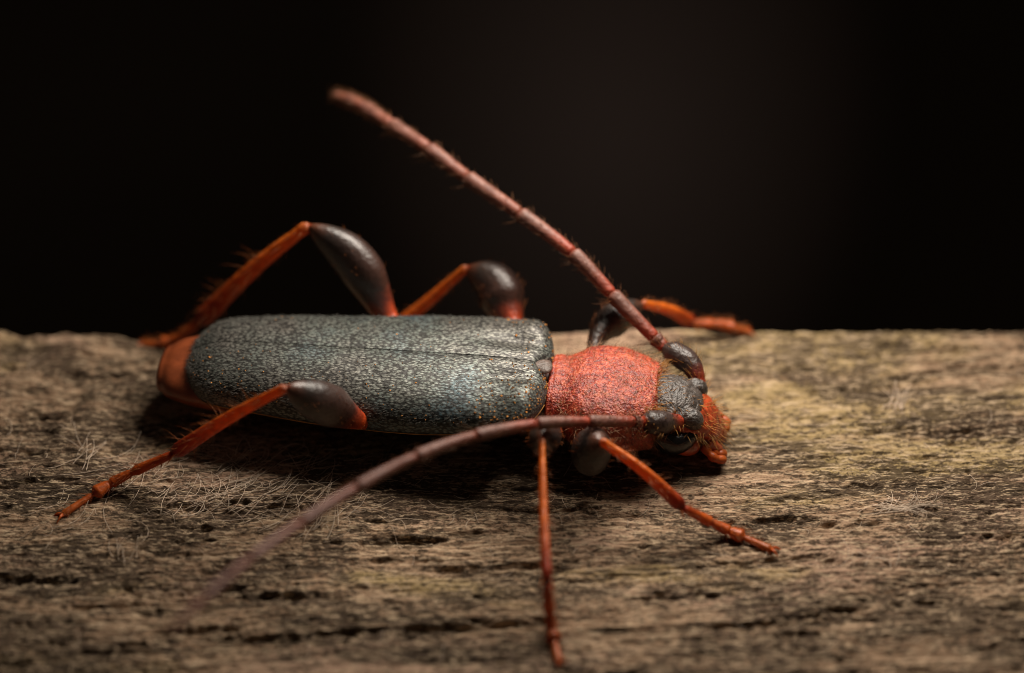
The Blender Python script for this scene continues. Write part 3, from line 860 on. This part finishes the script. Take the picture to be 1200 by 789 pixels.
# --- antennae: scape carries ten more segments
def make_antenna(pts, label, rs, bow):
    P = [np.array(p, float) for p in pts]
    allp = catmull(P, 11 * 12 + 1)
    # segment borders along the resampled path
    L = np.concatenate([[0], np.cumsum(np.linalg.norm(np.diff(allp, axis=0), axis=1))])
    bi = [0]
    for p in P[1:-1]:
        bi.append(int(np.argmin(np.linalg.norm(allp - p, axis=1))))
    bi.append(len(allp) - 1)
    root = None
    for s in range(11):
        seg = allp[bi[s]:bi[s + 1] + 1]
        if len(seg) < 3: seg = np.array([P[s], (P[s] + P[s + 1]) / 2, P[s + 1]])
        if s == 0: seg = np.array([P[0], (P[0] + P[1]) / 2 + np.array(bow), P[1]])
        n = 22; seg = catmull(seg, n); t = np.linspace(0, 1, n)
        if s == 0:
            r = np.interp(t, [0, 0.1, 0.25, 0.6, 0.85, 1], [0.012, 0.016, 0.019, 0.029, 0.027, 0.010])
            V, F, tt = tube(seg, r, 22)
            root = mesh_obj('antenna', V, F, M_scape, beetle, INV, {'t': tt}); root['label'] = label
            A = Acc(); along_hairs(A, seg, r, 90, 0.012, 0.028, 0.05, 1, 0.7, 0.0009)
            h = A.build('setae', M_gold, root, INV); h['kind'] = 'stuff'
            continue
        ra = rs[0] + (rs[1] - rs[0]) * (s / 10.0)
        if s == 1: ra *= 0.95
        r = np.interp(t, [0, 0.04, 0.12, 0.5, 0.85, 0.95, 1.0], [ra * 0.72, ra * 0.86, ra * 0.88, ra * 0.95, ra * 1.06, ra * 1.09, ra * 0.76])
        if s == 10: r = r * np.interp(t, [0, 0.6, 1], [1, 0.9, 0.35])
        V, F, tt = tube(seg, r, 16)
        mesh_obj('antennal_segment', V, F, M_ant if s < 5 else M_ant_tip, root, INV, {'t': tt})
        A = Acc(); along_hairs(A, seg, r, 60, 0.008, 0.020, 0.0, 1, 0.9, 0.0008)
        if s < 8: along_hairs(A, seg, r, 12, 0.025, 0.05, 0.90, 1.0, 0.5, 0.0008, (-0.8, 0, -0.6))
        h = A.build('setae', M_darkhair, root, INV); h['kind'] = 'stuff'
    return root
make_antenna(ANT_NEAR, 'antenna swept back low over the wood past the legs', (0.0155, 0.0105), (0, -0.01, 0.004))
make_antenna(ANT_FAR, 'antenna raised back high against the dark background', (0.0180, 0.0180), (0.020, 0.0, 0.018))

# ------------------------------------------------------------------ loose wood fibres on the board
def fibre_tuft(cx, cy, n, spread_x, spread_y, lmin, lmax, ang, dang, r, lift):
    A = Acc()
    for _ in range(n):
        x = cx + random.gauss(0, spread_x); y = cy + random.gauss(0, spread_y)
        y = min(y, EDGE - 0.16)   # keep every strand on the board
        a = ang + random.gauss(0, dang)
        L = random.uniform(lmin, lmax)
        k = random.gauss(0, 0.7)
        pts = []
        z0 = H(x, y); dz = random.uniform(-0.1, 1.0) * lift
        for q in np.linspace(0, 1, 5):
            aa = a + k * q
            px, py = x + math.cos(aa) * L * (q - 0.5), y + math.sin(aa) * L * (q - 0.5)
            pts.append((px, py, max(H(px, py) + 0.003, z0 - 0.006) + dz * L * q * q))
        V, F, t = tube(catmull(pts, 9), np.linspace(r, r * 0.5, 9), 4)
        A.add(V, F, t)
    return A
TUFTS = [(0.915, -0.325, 60, 0.032, 0.008, 0.04, 0.12, 0.15, 0.35, 0.0010, 0.10), (0.925, 0.055, 12, 0.015, 0.008, 0.04, 0.08, 1.0, 0.6, 0.0013, 0.6),
         (-0.43, -0.36, 10, 0.02, 0.02, 0.05, 0.11, 1.2, 0.4, 0.0010, 0.5), (-0.87, -0.46, 9, 0.015, 0.01, 0.03, 0.07, 1.3, 0.5, 0.0010, 0.5),
         (0.83, -0.50, 8, 0.04, 0.012, 0.05, 0.10, 0.3, 0.7, 0.0009, 0.25), (-1.0, -0.12, 9, 0.03, 0.02, 0.05, 0.10, 1.0, 0.6, 0.0012, 0.5)]
for a in TUFTS:
    fibre_tuft(*a).build('fibre_tuft', M_fibre, board)
A = fibre_tuft(-0.62, -0.25, 170, 0.20, 0.070, 0.05, 0.16, 0.45, 0.5, 0.0009, 0.12)
B_ = fibre_tuft(-0.2, -0.3, 260, 0.75, 0.28, 0.02, 0.07, 0.1, 0.8, 0.0007, 0.25)
for k in range(len(B_.v)): A.v.append(B_.v[k]); A.t.append(B_.t[k])
A.f += [tuple(i + A.n for i in f) for f in B_.f]
h = A.build('loose_fibres', M_fibre, board); h['kind'] = 'stuff'
